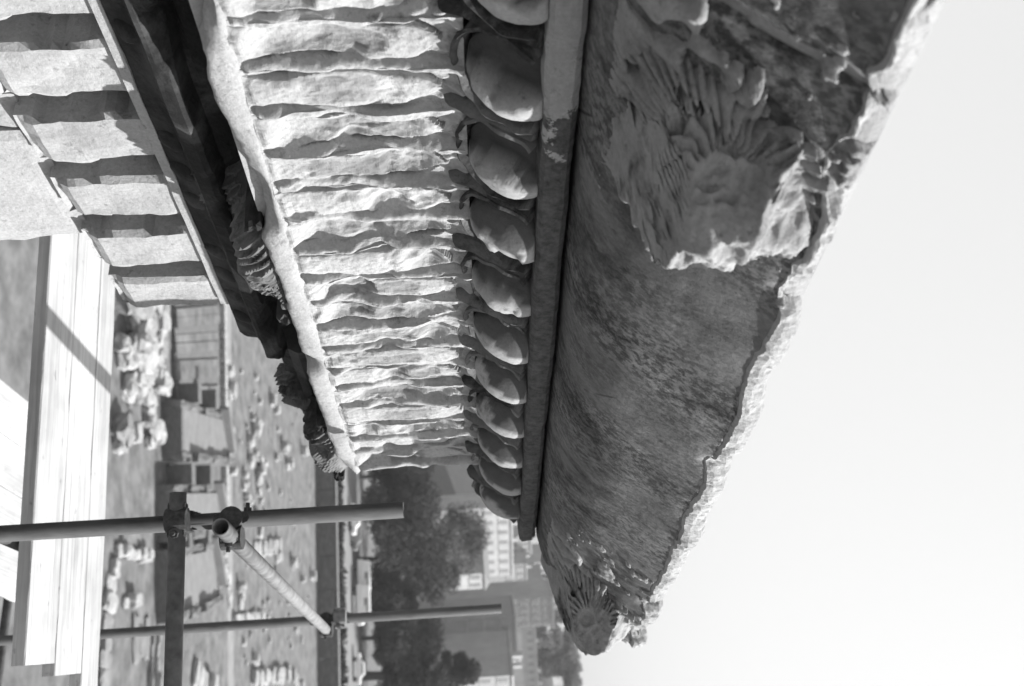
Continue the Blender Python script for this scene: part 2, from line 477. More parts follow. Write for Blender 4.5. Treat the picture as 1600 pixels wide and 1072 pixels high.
obj('sima_lip', lift(V), F, M['corona'], ENT, False)
# core of the cornice behind the mouldings
obj('cornice_block', lift([(x, y, z) for z in (-.421, .43) for x, y in ((-2.6, Y0+.01), (-1.352, Y0+.01), (-1.352, 3.03), (-2.6, 3.03))]), BOXF, M['corona'], ENT)

# bed mouldings under the soffit
YB = 2.62
def d_bed(x, t, z, s, end):
    a = .010*fr(x*6, t*6, z*6+1) + .003*nz(t*35, z*35, 1)
    ins = sst(-.57, -.53, z)*(1-sst(-.53, -.50, z))
    c = max(0, fr(t*4+1, 4.4, 1)-.1)*.10*ins
    return (x+a*.8-c, t+(.05*fr(x*9, z*9, 6) if end else 0), z+a*.6)
V, F = sweep(resample([(-1.68, -.664), (-1.60, -.664), (-1.57, -.61), (-1.535, -.588), (-1.49, -.575), (-1.478, -.545), (-1.484, -.533), (-1.535, -.52), (-1.56, -.47), (-1.56, -.423)], .012), [(-2.4, -.43), (-2.4, -.664)], Y0, YB, .02, d_bed)
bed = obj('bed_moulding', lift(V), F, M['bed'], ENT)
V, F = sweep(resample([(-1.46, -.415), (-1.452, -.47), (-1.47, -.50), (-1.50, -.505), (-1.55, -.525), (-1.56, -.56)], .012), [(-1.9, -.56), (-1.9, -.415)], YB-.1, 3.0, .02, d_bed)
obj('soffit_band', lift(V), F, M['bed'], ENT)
def small_egg(k):
    yc = 1.02+k*TW; V, F = [], []
    n = 14; m = 10
    for j in range(m+1):
        ph = math.pi*j/m
        for i in range(n):
            th = 2*math.pi*i/n
            d = 1+.12*nz(k*3+math.cos(th), ph*2, math.sin(th))
            V.append((-1.592+.024*math.sin(ph)*math.cos(th)*d+.014*math.cos(ph), yc+.036*math.sin(ph)*math.sin(th)*d, -.630+.034*math.cos(ph)*d))
    for j in range(m):
        for i in range(n):
            q = (i+1) % n; F.append((j*n+i, j*n+q, (j+1)*n+q, (j+1)*n+i))
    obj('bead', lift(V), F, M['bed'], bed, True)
for k in range(-2, 15):
    if k in (5, 6, 10): continue
    small_egg(k)

# modillions with a leaf on the scroll
def modillion(yc, seed):
    W = .15; na, nb = 46, 44; V, F = [], []
    P = smoothp([(-1.318, -.418), (-1.312, -.455), (-1.335, -.492), (-1.39, -.502), (-1.44, -.495), (-1.50, -.520), (-1.545, -.560), (-1.56, -.60)], 2)
    P = resample(P, .001); L = len(P)
    for j in range(nb+1):
        x, z = P[int(j*(L-1)/nb)]
        s = j/nb
        for i in range(na+1):
            b = -1+2*i/na; a = abs(b)
            w = W*(1-.18*s)
            rib = .009*math.sin(34*(a*.9+s*1.6))*(a > .1) + .012*math.exp(-(a/.09)**2)
            edge = .035*sst(.8, 1.0, a)
            d = rib - edge + .008*fr(b*3+seed, s*5, 1, 4) - max(0, fr(b*1.2+seed, s*2, 8, 3)-.15)*.10
            V.append((x+d*.75, yc+b*w*(1+.06*nz(s*8, seed, 2)), z-d*.6))
    Wd = na+1
    for j in range(nb):
        for i in range(na): F.append((j*Wd+i, j*Wd+i+1, (j+1)*Wd+i+1, (j+1)*Wd+i))
    n0 = len(V)
    V += [(-1.57, yc-W, -.415), (-1.57, yc+W, -.415)]
    F.append(tuple([n0]+[j*Wd for j in range(nb+1)])); F.append(tuple([n0+1]+[j*Wd+na for j in range(nb+1)])[::-1])
    F.append(tuple([n0]+list(range(na+1))+[n0+1])[::-1]); F.append(tuple([n0]+[nb*Wd+i for i in range(na+1)]+[n0+1]))
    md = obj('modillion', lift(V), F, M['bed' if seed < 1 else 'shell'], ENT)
    # a moulded frame round it against the soffit
    for sy in (-1, 1):
        Vf, Ff = rock((-1.44, yc+sy*(W+.035), -.448), (.24, .035, .035), 0, seed+sy, 4, .08, .8)
        obj('frame_strip', lift(Vf), Ff, M['bed'], md)
for yc, sd in ((.82, .3), (1.94, 1.7), (2.93, 2.8)): modillion(yc, sd)

# dentil course
def d_fl(x, t, z, s, end):
    a = .004*fr(x*12, t*7, z*12+3); return (x+a, t, z+a)
V, F = sweep(resample([(-1.72, -.962), (-1.715, -.70), (-1.618, -.694), (-1.600, -.686), (-1.598, -.664), (-1.62, -.658)], .01), [(-2.4, -.658), (-2.4, -.962)], Y0, 2.47, .03, d_fl)
dc = obj('dentil_course', lift(V), F, M['dentil'], ENT)
def dentil(k):
    y0 = 1.499+k*PITCHY; y1 = y0+.160; seed = k*3.3; V, F = [], []
    n = [6, 8, 14]; idx = {}
    X0, X1, Z0, Z1 = -1.735, -1.617, -.968, -.690
    def vid(i, j, l):
        if (i, j, l) not in idx:
            x, y, z = X0+(X1-X0)*i/n[0], y0+(y1-y0)*j/n[1], Z0+(Z1-Z0)*l/n[2]
            e = .008*fr(x*12+seed, y*12, z*9, 5)
            ex = i == n[0]; ey = j in (0, n[1]); ez = l == 0
            c = max(0, fr(y*9+seed, z*9, 4, 4)-.02)*.10
            dx = e + (-.010-c*.6 if ex and (ey or ez) else 0) + (-.012 if ex and l < 2 else 0)
            dy = (.004+c*.5)*(1 if j == 0 else -1 if j == n[1] else 0) + e*.5
            dz = (.006+c if ez and ex else 0)
            idx[(i, j, l)] = len(V); V.append((x+dx, y+dy, z+dz))
        return idx[(i, j, l)]
    def quads(fixed, e, a, b):
        for p in range(n[a]):
            for q in range(n[b]):
                r = []
                for dp, dq in ((0, 0), (1, 0), (1, 1), (0, 1)):
                    c = [0, 0, 0]; c[fixed] = e; c[a] = p+dp; c[b] = q+dq; r.append(vid(*c))
                F.append(tuple(r if (e > 0) == (fixed != 1) else r[::-1]))
    for fx, a, b in ((0, 1, 2), (1, 0, 2), (2, 0, 1)):
        for e in (0, n[fx]): quads(fx, e, a, b)
    obj('dentil', lift(V), F, M['dentil'], dc)
for k in range(-4, 5): dentil(k)

# frieze blocks
fz = obj('frieze', lift([(x, y, z) for z in (-1.60, -.958) for x, y in ((-2.6, Y0), (-1.70, Y0), (-1.70, 2.12), (-2.6, 2.12))]), BOXF, M['dentil'], ENT)
edges = [-1.3, -.3, .62, 1.405, 1.80, 2.20]
for a, b in zip(edges[:-1], edges[1:]):
    n = 14; V, F = [], []
    for j in range(n+1):
        for i in range(n+1):
            y, z = a+.003+(b-a-.006)*i/n, -1.595+(.633)*j/n
            e = min(i, n-i, j, n-j) == 0
            yy = y + (.05*(1-j/n)+.015*fr(z*9, 2, 2) if (b == 2.20 and i == n) else 0)
            V.append((-1.662+.004*fr(y*7, z*7, a*9)-(.007 if e else 0)-max(0, fr(y*5, z*5, a*3, 3)-.2)*.02, yy, z))
    for j in range(n):
        for i in range(n): F.append((j*(n+1)+i, j*(n+1)+i+1, (j+1)*(n+1)+i+1, (j+1)*(n+1)+i))
    m0 = len(V); V += [(-1.74, a+.003, -1.595), (-1.74, b-.003, -1.595), (-1.74, a+.003, -.962), (-1.74, b-.003, -.962)]
    W_ = n+1
    F.append(tuple([m0]+list(range(W_))+[m0+1])[::-1]); F.append(tuple([m0+2]+[n*W_+i for i in range(W_)]+[m0+3]))
    F.append(tuple([m0]+[j*W_ for j in range(W_)]+[m0+2])); F.append(tuple([m0+1]+[j*W_+n for j in range(W_)]+[m0+3])[::-1])
    obj('frieze_block', lift(V), F, M['dentil'], fz)
for i, (zt, zb, xo) in enumerate(((-1.602, -1.9, -1.66), (-1.902, -2.2, -1.69), (-2.202, -2.6, -1.72))):
    obj('architrave_fascia', lift([(x, y, z) for z in (zb, zt) for x, y in ((-2.6, Y0), (xo, Y0), (xo, 2.1-.01*i), (-2.6, 2.1-.01*i))]), BOXF, M['corona'], ENT)

# lion heads
def blob(bm, c, r, rot=(0, 0, 0)):
    m = Matrix.Translation(c) @ (Matrix.Rotation(rot[2], 4, 'Z') @ Matrix.Rotation(rot[1], 4, 'Y') @ Matrix.Rotation(rot[0], 4, 'X')) @ Matrix.Diagonal((*r, 1))
    bmesh.ops.create_uvsphere(bm, u_segments=18, v_segments=12, radius=1, matrix=m)
def hull(bm, pts):
    vs = [bm.verts.new(p) for p in pts]
    bmesh.ops.convex_hull(bm, input=vs)
SZ = [p[1] for p in simap]; SX = [p[0] for p in simap]
def sx(z): return float(np.interp(z, SZ, SX))       # the face of the sima at height z
def yz(h, u, D):                                    # pixel -> (along, up) on the plane D out from the eye
    r = ray(h, u); k = -D/r.x; return r.y*k, r.z*k
def smin(a, b, k):
    h = max(0, min(1, .5+.5*(b-a)/k)); return b*(1-h)+a*h-k*h*(1-h)
def lion(dy, seed, wear=1.0):
    """a worn lion mask carved out of the gutter: facets of brow, cheek and muzzle, a fan of mane locks, drill holes"""
    holes = [yz(1018, 100, .94)+(.013, .05), yz(1040, 112, .93)+(.014, .06), yz(1074, 104, .92)+(.016, .06), yz(1112, 148, .90)+(.026, .035), yz(1066, 158, .93)+(.008, .04), yz(1100, 188, .90)+(.010, .04),
             yz(1006, 170, .95)+(.012, .04), yz(1000, 225, .95)+(.012, .04), yz(1235, 195, .84)+(.028, .030), yz(1195, 268, .80)+(.016, .03), yz(1228, 288, .78)+(.018, .022), yz(1120, 60, .93)+(.008, .05), yz(1125, 80, .93)+(.007, .05),
             yz(1014, 32, .96)+(.012, .03), yz(1040, 28, .95)+(.012, .03), yz(1075, 30, .94)+(.014, .03)]
    lumps = [yz(1055, 62, .93)+(.060, .040, .030), yz(1105, 128, .91)+(.030, .030, .034), yz(1062, 128, .93)+(.018, .020, .034), yz(998, 110, .96)+(.035, .030, .026)]
    yT, zT = 1.072, .352
    ye, ze = yz(1085, 300, .83); cy, cz = yz(1100, 240, .88)
    y0, y1, z0, z1 = .60, 1.40, .226, .530; nzn = 110
    ys = list(np.arange(.60, .95, .0045))+list(np.arange(.95, 1.10, .0013))+list(np.arange(1.10, 1.4001, .0045)); ny = len(ys)-1; y1 = ys[-1]
    V, F, idx = [], [], {}
    nl = 23; jit = [random.uniform(-.3, .3) for _ in range(60)]; lenj = [random.uniform(.8, 1.15) for _ in range(60)]
    for j in range(nzn+1):
        z = z0+(z1-z0)*j/nzn; s0 = sx(z)
        for i in range(ny+1):
            y = ys[i]
            wy, wz = y+.010*fr(y*9+seed, z*9, 1, 3), z+.010*fr(y*9, z*9+seed, 5, 3)
            ddy, ddz = wy-yT, wz-zT
            p1 = -.712+.42*ddy-.98*ddz + .022*fr(y*13, z*13, seed, 5)
            p2 = smin(-.715+3.2*ddy+.9*ddz, min(-.712+.4*ddy+1.5*ddz, -.795+6.5*(ddz+.055)+.5*ddy+.03*fr(y*16, z*16, seed+4, 3)), .02)
            p3 = -.725-.60*ddy-.12*ddz+.035*fr(y*9, z*16, seed+7, 5)
            p4 = -.74-2.6*(ddy-.13)+.8*ddz
            hx = smin(smin(p1, p2, .012), smin(p3, p4, .03), .012)
            # ridges and chips of the bright brow plane
            if ddz > 0: hx += .010*fr(y*22+seed, z*10, 7, 4)*sst(0, .03, ddz) - .03*max(0, nz(y*16+z*9, z*15-y*4, seed+2)-.15)*sst(0, .03, ddz)
            # mane: two fans of locks
            ay, azz = wy-cy, wz-cz; r = math.hypot(ay, azz); th = math.atan2(azz, -ay)      # 0 = towards the near end
            m = 0
            if -2.2 < th < 1.75:
                for rg, (r0, r1, hh, ph) in enumerate(((.028, .092, .040, 0), (.080, .140, .030, .5))):
                    f = (th+2.2)/3.95*nl+ph+.25*nz(r*22, th*2, seed); kk = int(math.floor(f)); fr_ = f-kk-.5+jit[kk % 60]*.25
                    rl = r1*lenj[(kk*3+rg) % 60]*(1-.10*rg); rr = (r-r0)/(rl-r0)
                    if 0 < rr < 1.05:
                        w_ = .46*math.sqrt(max(0, 1-max(0, (rr-.55)/.5)**2)); e = 1-(fr_/max(w_, .02))**2
                        if e > 0: m = max(m, hh*(e**.5)*sst(0, .25, rr)*(1-.35*rr) - .005*(abs(fr_) < .06))
            env = sst(.30, .24, r)
            base = s0 + (m + .045*sst(.11, .02, r))*env
            for (hy, hz, a, b, hh) in lumps:
                q = ((wy-hy)/a)**2+((wz-hz)/b)**2
                if q < 1.3: base = max(base, s0+hh*math.sqrt(max(0, 1-q*.8))+.012*fr(y*20, z*20, seed, 4)-.004)
            # small leaf-like locks near the lip
            if False:
                f = ((y-1.10)/.036); e = 1-(2*(f-math.floor(f))-1)**2; base = max(base, s0+.030*e**.5*sst(.455, .47, z)*sst(.535, .50, z)-.004)
            my = 0
            if hx > base and p2 <= min(p1, p3)+.03:              # on the shaded cheek: eye, folds and the inner fan of locks
                d_ = -.715-hx; er = math.hypot((d_-.108)*.9, z-.333+.10*(d_-.1))
                my += .010*math.exp(-((er-.026)/.007)**2) - .007*math.exp(-(er/.017)**2) + .006*math.exp(-(er/.007)**2)
                my += .004*math.exp(-((er-.045)/.006)**2)
                fa = math.atan2(z-.345, d_-.085); rr = math.hypot(z-.345, d_-.085)
                if rr > .050 and d_ > .085:
                    f = fa*6.2+.45*nz(rr*22, fa*2, seed)+.5; kk = int(math.floor(f)); e = 1-(2*(f-kk)-1)**2
                    tip = (.175+.06*jit[kk % 60]); w_ = sst(.050, .07, rr)*sst(tip+.012, tip-.02, rr)
                    my += (.030*max(0, e)**.6-.018+.012*nz(kk*3.7, rr*28, seed))*w_
                my += .004*math.sin(90*(z*.8-d_*.5)+3*nz(d_*9, z*9, seed))*sst(.10, .04, d_)*sst(.35, .30, z)
                my += .013*fr(d_*20, z*20, seed, 5) + .004*fr(d_*70, z*70, seed, 3)
                for q0, q1, q2 in ((.20, .352, .013), (.215, .318, .011), (.175, .378, .011), (.19, .298, .010), (.225, .372, .010)):
                    my -= .035*math.exp(-((d_-q0)**2+(z-q1)**2)**2/q2**4)
            x = max(base, hx) if abs(base-hx) > .02 else -smin(-base, -hx, .015)
            for (hy, hz, a, dp) in holes:
                q = math.hypot(wy-hy, wz-hz)/a
                if q < 1.6: x -= dp*math.exp(-(q**4))
            x += (.007*fr(y*17+seed, z*17, x*17, 5) + .0025*nz(y*75, z*75, seed))*wear - max(0, fr(y*7+seed*3, z*7, 9, 3)-.22)*.05*wear
            ed = min(1, min(y-y0, y1-y)/.05, (z-z0)/.012, (z1-z)/.02)
            rim = max(x-s0, 0)
            if x < s0+.003: x = s0-.012                       # runs out under the gutter face
            V.append((x*ed+(s0-.02)*(1-ed), y+dy-my*ed, z))
    W_ = ny+1
    for j in range(nzn):
        for i in range(ny):
            q = (j*W_+i, j*W_+i+1, (j+1)*W_+i+1, (j+1)*W_+i); F.append(q)
    return obj('lion_head', lift(V), F, M['lion'], ENT, True)
l1 = lion(0, 1.3, 1.0); l1['label'] = 'worn lion head with mane locks, sunlit brow'
l2 = lion(2.13, 8.1, 1.3); l2['label'] = 'broken lion head at the far end of the gutter'

# ------------------------------------------------------------------ columns that carry the entablature
def column(x, y, label):
    c = empty('temple_column', (x, y, 0), label, 'column', 'columns under the entablature')
    V, F = [], []; n = 96; top = HC-2.6-1.5; levels = 10
    for k in range(levels+1):
        s = k/levels; R = .70-.09*s*s
        for i in range(n):
            a = 2*math.pi*i/n; fl = abs(math.sin(a*12))
            V.append((x+math.cos(a)*R*(.94+.06*(1-fl)), y+math.sin(a)*R*(.94+.06*(1-fl)), .8+(top-.8)*s))
    for k in range(levels):
        for i in range(n):
            j = (i+1) % n; F.append((k*n+i, k*n+j, (k+1)*n+j, (k+1)*n+i))
    F.append(tuple(range(n))[::-1]); F.append(tuple(levels*n+i for i in range(n)))
    obj('shaft', V, F, M['corona'], c)
    obj('plinth', boxv((x, y, 0), (1.9, 1.9, .45)), BOXF, M['corona'], c)
    V, F = tubev((x, y, .45), (x, y, .802), .88, 40); obj('base', V, F, M['corona'], c)
    parts = []
    for k, (z0, z1, r0, r1) in enumerate(((top, top+.5, .62, .78), (top+.5, top+1.0, .72, .9), (top+1.0, top+1.3, .80, 1.05))):
        V, F = [], []
        for r, z in ((r0, z0), (r1, z1)):
            for i in range(48):
                a = 2*math.pi*i/48; q = r*(1+.07*math.cos(a*8))
                V.append((x+q*math.cos(a), y+q*math.sin(a), z))
        for i in range(48):
            j = (i+1) % 48; F.append((i, j, 48+j, 48+i))
        F.append(tuple(range(48))[::-1]); F.append(tuple(range(48, 96))); parts.append((V, F))
    parts.append((boxv((x, y, top+1.3), (1.7, 1.7, .2)), BOXF))
    V, F = joinv(parts); obj('capital', V, F, M['corona'], c)
column(-2.35, 1.25, 'fluted marble column under the entablature, below the lion head')

# ------------------------------------------------------------------ scaffold
R_T = .02415
S1 = Vector((-1.093, 2.845)); S2 = Vector((-1.44, 5.22))
LD = Vector((math.cos(math.radians(14)), math.sin(math.radians(14)), 0))     # ledgers and boards
TD = Vector((S2.x-S1.x, S2.y-S1.y, 0)).normalized()                           # transoms
SCF = empty('scaffold', (S1.x, S1.y, 0), 'tubular steel scaffold of standards, ledger and transoms with couplers beside the cornice', 'scaffold')
def tube(name, a, b, mat='steel'):
    V, F = tubev(a, b, R_T, 24, .0034); o = obj(name, V, F, M[mat], SCF, False); 
    o.data.polygons.foreach_set('use_smooth', [len(p.vertices) == 4 for p in o.data.polygons]); return o
tube('standard', (S1.x, S1.y, 0), (S1.x, S1.y, HC-.205))
tube('standard', (S2.x, S2.y, 0), (S2.x, S2.y, HC+.115))
off = R_T*2+.004
side = Vector((TD.y, -TD.x, 0))*off                                           # the side of the standards the transoms run on
P1 = Vector((S1.x, S1.y, HC-.70)) + side; P2 = Vector((S2.x, S2.y, HC-.775)) + side
dv = (P2-P1).normalized()
tr = tube('transom', P1-dv*.16, P2+dv*.05, 'steel_pale'); tr['label'] = 'pale galvanised transom with open end'
LZ = HC-.845
lp = Vector((S1.x, S1.y, LZ)) - Vector((TD.x, TD.y, 0))*off
tube('ledger', lp+LD*.00-LD*.075, lp+LD*2.6, 'steel_mid')
for zz, dz in ((HC-1.45-R_T, 0), (HC-2.65-R_T, 0)):
    q1 = Vector((S1.x, S1.y, zz))-side; q2 = Vector((S2.x, S2.y, zz))-side
    tube('transom', q1-TD*.03, q1+TD*(.92 if zz > HC-2 else 2.2))
def coupler(c, d1, d2, seed, mat='coupler'):
    """two half-shell clamps at right angles with bolts and nuts"""
    c = Vector(c); d1, d2 = Vector(d1).normalized(), Vector(d2).normalized()
    n = d1.cross(d2).normalized(); parts = []
    root = None
    for d, o in ((d1, -1), (d2, 1)):
        cc = c+n*(o*off/2)
        parts.append(tubev(cc-d*.030, cc+d*.030, .0345, 16))
        e = d.cross(n).normalized()
        for sg in (-1, 1):
            parts.append(tubev(cc+e*(sg*.036)-d*.024-n*.0, cc+e*(sg*.036)+d*.024, .016, 8))
    V, F = joinv(parts); root = obj('coupler', V, F, M[mat], SCF)
    for d, o in ((d1, -1), (d2, 1)):
        cc = c+n*(o*off/2); e = d.cross(n).normalized()
        b0 = cc+e*.042-n*(o*.012); V, F = tubev(b0, b0+n*(o*.060), .0062, 8); obj('bolt', V, F, M[mat], root)
        V, F = tubev(b0+n*(o*.030), b0+n*(o*.045), .0125, 6); obj('nut', V, F, M[mat], root)
        b0 = cc-e*.040-n*(o*.01); V, F = tubev(b0-d*.026, b0+d*.026, .006, 8); obj('hinge_pin', V, F, M[mat], root)
Z3 = Vector((0, 0, 1))
coupler((S1.x, S1.y, LZ)-Vector((TD.x, TD.y, 0))*0+(-TD*off/2), Z3, LD, 1) if False else coupler(Vector((S1.x, S1.y, LZ))-TD*off/2, LD, Z3, 1)
coupler(Vector((S1.x, S1.y, HC-.70))+side/2, Z3, TD, 2)
coupler(Vector((S2.x, S2.y, HC-.775))+side/2, Z3, TD, 3)
coupler(Vector((S2.x, S2.y, HC-.70))-TD*off/2, LD, Z3, 4, 'steel_pale')
for zz in (HC-1.45-R_T, HC-2.65-R_T):
    coupler(Vector((S1.x, S1.y, zz))-side/2, Z3, TD, 5)

# boards: two broad ones and a narrow one; lower deck
def board(a, d, L, wd, th, mat, label, seed, group=None):
    """a: corner on top (z top); d: direction; wd to the left of d"""
    d = Vector(d); s = Vector((-d.y, d.x, 0)); V, F = [], []
    n = 40; m = 4
    prof = [(0, -th), (0, -.004), (.004, 0)] + [(wd*i/m, 0) for i in range(1, m)] + [(wd-.004, 0), (wd, -.004), (wd, -th)]
    k = len(prof)
    for i in range(n+1):
        for (p, z) in prof:
            e = .004*fr(i*.3+seed, p*3, 1)+.0015*nz(i*1.7, p*40, seed)
            q = Vector(a)+d*(L*i/n)+s*(p+(e if p in (0, wd) else 0)); V.append((q.x, q.y, q.z+z+e*.6))
    for i in range(n):
        for j in range(k):
            q = (j+1) % k; F.append((i*k+j, i*k+q, (i+1)*k+q, (i+1)*k+j))
    F.append(tuple(range(k))[::-1]); F.append(tuple(n*k+j for j in range(k)))
    o = obj('scaffold_board', V, [f[::-1] for f in F], M[mat]); tag(o, label, 'board', group); return o
A = onz(38, 1040, HC-1.4); Bp = onz(78, 400, HC-1.4); dB = (Bp-A).normalized()
nB = Vector((dB.y, -dB.x, 0))                     # away from the camera
Lb = (Bp-A).length+.75
board(A+nB*.236, dB, Lb, .232, .042, 'wood', 'outermost of the three pale scaffold boards running under the dentils, with sawn end', 1)
board(A+nB*.472+dB*-.04, dB, Lb, .233, .042, 'wood', 'middle one of the three pale scaffold boards running under the dentils', 2)
board(A+nB*.642-dB*.9, dB, Lb+.9, .165, .042, 'wood', 'narrow pale scaffold board, longest of the three running under the dentils', 3)
C0 = onz(0, 590, HC-2.6); D0 = Vector((math.cos(math.radians(97)), math.sin(math.radians(97)), 0))
for i in range(4):
    a = C0 + Vector((D0.y, -D0.x, 0))*(.283*(i+1)) - D0*.9
    board(a, D0, 1.9+.2*(i % 2), .278, .042, 'wood2', 'pale scaffold board of the lower deck beneath the three long boards', 10+i, 'boards of the lower deck')
# bearers that carry the board ends, fixed to the scaffold
def bearer(a, b): V, F = tubev(a, b, R_T, 16); obj('putlog', V, F, M['steel'], SCF, False)
bl = A+dB*(Lb-.15); bearer(Vector((bl.x, bl.y, HC-1.445-R_T))-nB*.05, Vector((bl.x, bl.y, HC-1.445-R_T))+nB*.75)
for t_ in (-.5, .6):
    p = C0+D0*t_; bearer(Vector((p.x-.1, p.y, HC-2.645-R_T)), Vector((p.x+1.75, p.y+.2, HC-2.645-R_T)))
# <<BACKGROUND>>
# ------------------------------------------------------------------ BACKGROUND: the forum floor
M['earth'] = plain('dry_grass_and_earth', .07, .21, .8, .95, 0, (1, 1, 1), .05, 9)
M['gravel'] = plain('pale_gravel', .2, .28, 1.2, .95, 0, (1, 1, 1), .03, 9)
M['asphalt'] = plain('worn_asphalt', .17, .24, .8, .9, 0, (.3, 1, 1))
M['rubble'] = plain('white_marble_rubble', .25, .42, 2.0, .85, 0, (1, 1, 1), .04)
M['grey_rubble'] = plain('grey_marble_rubble', .18, .28, 2.0, .85, 0, (1, 1, 1), .04)
M['brick'] = plain('old_brickwork', .10, .17, 3.0, .9, 0, (1, 1, 3), .03)
M['concrete'] = plain('dusty_roof_concrete', .16, .22, 1.5, .9)
M['retain'] = plain('dark_retaining_wall', .10, .18, 1.5, .9, 0, (1, 1, 2))
M['plaster'] = plain('pale_plaster', .36, .46, .6, .85, 0, (1, 1, .5))
M['plaster_grey'] = plain('grey_plaster', .22, .28, .6, .85, 0, (1, 1, .5))
M['plaster_mid'] = plain('mid_plaster', .30, .38, .6, .85, 0, (1, 1, .5))
M['glassy'] = plain('window_dark', .22, .30, 2, .3)
M['tile'] = plain('roof_tiles', .22, .34, 3, .9, 0, (4, 1, 1))
M['bark'] = plain('bark', .06, .12, 4, .9, 0, (1, 1, .2))
M['paint_white'] = plain('white_car_paint', .75, .82, 2, .35)
M['paint_grey'] = plain('grey_car_paint', .2, .24, 2, .35)
M['tyre'] = plain('tyre_rubber', .02, .04, 5, .9)
def leafmat(name, lo, hi):
    m, t, b = new_mat(name); v = ramp(t, tex(t, 1.3, 5, .7), [(.3, lo), (.7, hi)])
    t.links.new(v, b.inputs['Base Color']); b.inputs['Roughness'].default_value = .9; b.inputs['Specular IOR Level'].default_value = .03
    return m
M['leaf_dark'] = leafmat('dark_foliage', .035, .07); M['leaf_mid'] = leafmat('mid_foliage', .06, .10); M['leaf_pale'] = leafmat('pale_foliage', .12, .18)

g = 1500
obj('ground', [(-g, -g, 0), (g, -g, 0), (g, g, 0), (-g, g, 0)], [(0, 1, 2, 3)], M['earth'])['kind'] = 'structure'
def strip(name, pts, z, mat):
    o = obj(name, [onz(h, u, 0)+Vector((0, 0, z)) for h, u in pts], [tuple(range(len(pts)))], M[mat]); o['kind'] = 'structure'; return o
strip('street', [(531, 500), (533, 1250), (560, 1250), (554, 500)], .008, 'asphalt')
strip('gravel_path', [(352, 380), (357, 1200), (366, 1200), (360, 380)], .004, 'gravel')
strip('forum_square', [(372, 380), (376, 1250), (486, 1250), (478, 380)], .004, 'earth')
def wallbox(h0, u0, h1, u1, w_, hgt):
    a, b = onz(h0, u0, 0), onz(h1, u1, 0); d = b-a; L = d.length; rz = math.atan2(d.y, d.x); c = (a+b)/2
    return c, L, rz
# retaining wall and kerb by the street
for name, h0, u0, h1, u1, w_, hg, mat, lab in (
    ('retaining_wall', 492, 480, 500, 1200, .8, 2.0, 'retain', 'long dark retaining wall between the forum floor and the street'),
    ('street_wall', 519, 480, 523, 1200, .5, 1.0, 'retain', 'low dark wall along the edge of the street')):
    c, L, rz = wallbox(h0, u0, h1, u1, w_, hg)
    r = empty(name, c, lab, 'wall')
    n = 14
    for i in range(n):
        q = c+Vector((math.cos(rz), math.sin(rz), 0))*(L*((i+.5)/n-.5))
        obj('wall_section', boxv(q, (L/n-.05, w_, hg*random.uniform(.94, 1.04)), rz), BOXF, M[mat], r)
        if i % 2 == 0: obj('coping', boxv(q+Vector((0, 0, hg*1.03)), (2*L/n, w_+.15, .15), rz), BOXF, M['grey_rubble'], r)
c, L, rz = wallbox(344, 440, 349, 840, .6, .3)
r = empty('stone_kerb', c, 'bright stone kerb edging the path by the ruined rooms', 'kerb')
for i in range(30):
    q = c+Vector((math.cos(rz), math.sin(rz), 0))*(L*((i+.5)/30-.5))
    V, F = rock(q, (L/30-.03, .75, .40), rz, i, 3, .05, .85); obj('kerb_stone', V, F, M['rubble'], r)

# ruined walls and foundations standing on the floor
LW = [(178, 860, 228, 870, 1.0, .55, 'rubble', 'pale marble wall stub with a return beside the scaffold ledger'),
      (176, 876, 166, 955, 1.5, .40, 'rubble', 'long rough strip of marble footing along the scaffold boards'),
      (166, 962, 158, 1075, 1.6, .35, 'grey_rubble', 'grey rough footing beyond the far standard'),
      (190, 942, 210, 936, .9, .6, 'rubble', 'short marble stub on the rough footing'),
      (246, 985, 240, 1075, .35, .5, 'rubble', 'thin pale brick wall line beside the pale slab'),
      (236, 985, 230, 1075, .30, .4, 'grey_rubble', 'thin grey wall line parallel to the pale brick line'),
      (300, 838, 303, 868, .5, .7, 'rubble', 'white wall stub under the open transom end'),
      (303, 872, 345, 866, .5, .6, 'rubble', 'white wall piece behind the open transom end'),
      (346, 884, 358, 908, .7, .6, 'rubble', 'slanting white marble piece near the pale transom'),
      (352, 915, 358, 948, .6, .6, 'rubble', 'white marble beam lying near the pale transom'),
      (370, 912, 374, 952, 1.2, .9, 'rubble', 'upright bright marble block beside the white beam'),
      (392, 1062, 450, 1052, 1.7, .7, 'rubble', 'long pale foundation block on the open square'),
      (456, 1052, 466, 1078, 1.6, .7, 'rubble', 'pale block past the end of the long foundation block'),
      (396, 858, 436, 852, 1.6, .6, 'rubble', 'broad pale slab on edge crossing the square'),
      (362, 968, 412, 962, 1.0, .5, 'rubble', 'pale low wall behind the far standard'),
      (300, 1050, 332, 1080, 2.4, .8, 'rubble', 'pale sloping slabs by the dark pit'),
      (206, 1004, 232, 1002, 3.0, .25, 'concrete', 'flat pale slab between rough footing and brick line')]
for i, (h0, u0, h1, u1, w_, hg, mat, lab) in enumerate(LW):
    c, L, rz = wallbox(h0, u0, h1, u1, w_, hg)
    r = empty('ruined_wall', c, lab, 'wall', 'low ruined walls on the forum floor')
    n = max(3, min(14, int(L/.7))); w_ *= .75; hg *= .7
    for j in range(n):
        q = c+Vector((math.cos(rz), math.sin(rz), 0))*(L*((j+.5)/n-.5)) + Vector((-math.sin(rz), math.cos(rz), 0))*random.uniform(-.08, .08)*w_
        V, F = rock(q, (L/n*random.uniform(.9, 1.15), w_*random.uniform(.6, 1.15), hg*random.uniform(.4, 1.3)), rz+random.uniform(-.2, .2), i*13+j, 4, .12, .6)
        obj('stone', V, F, M[mat], r)
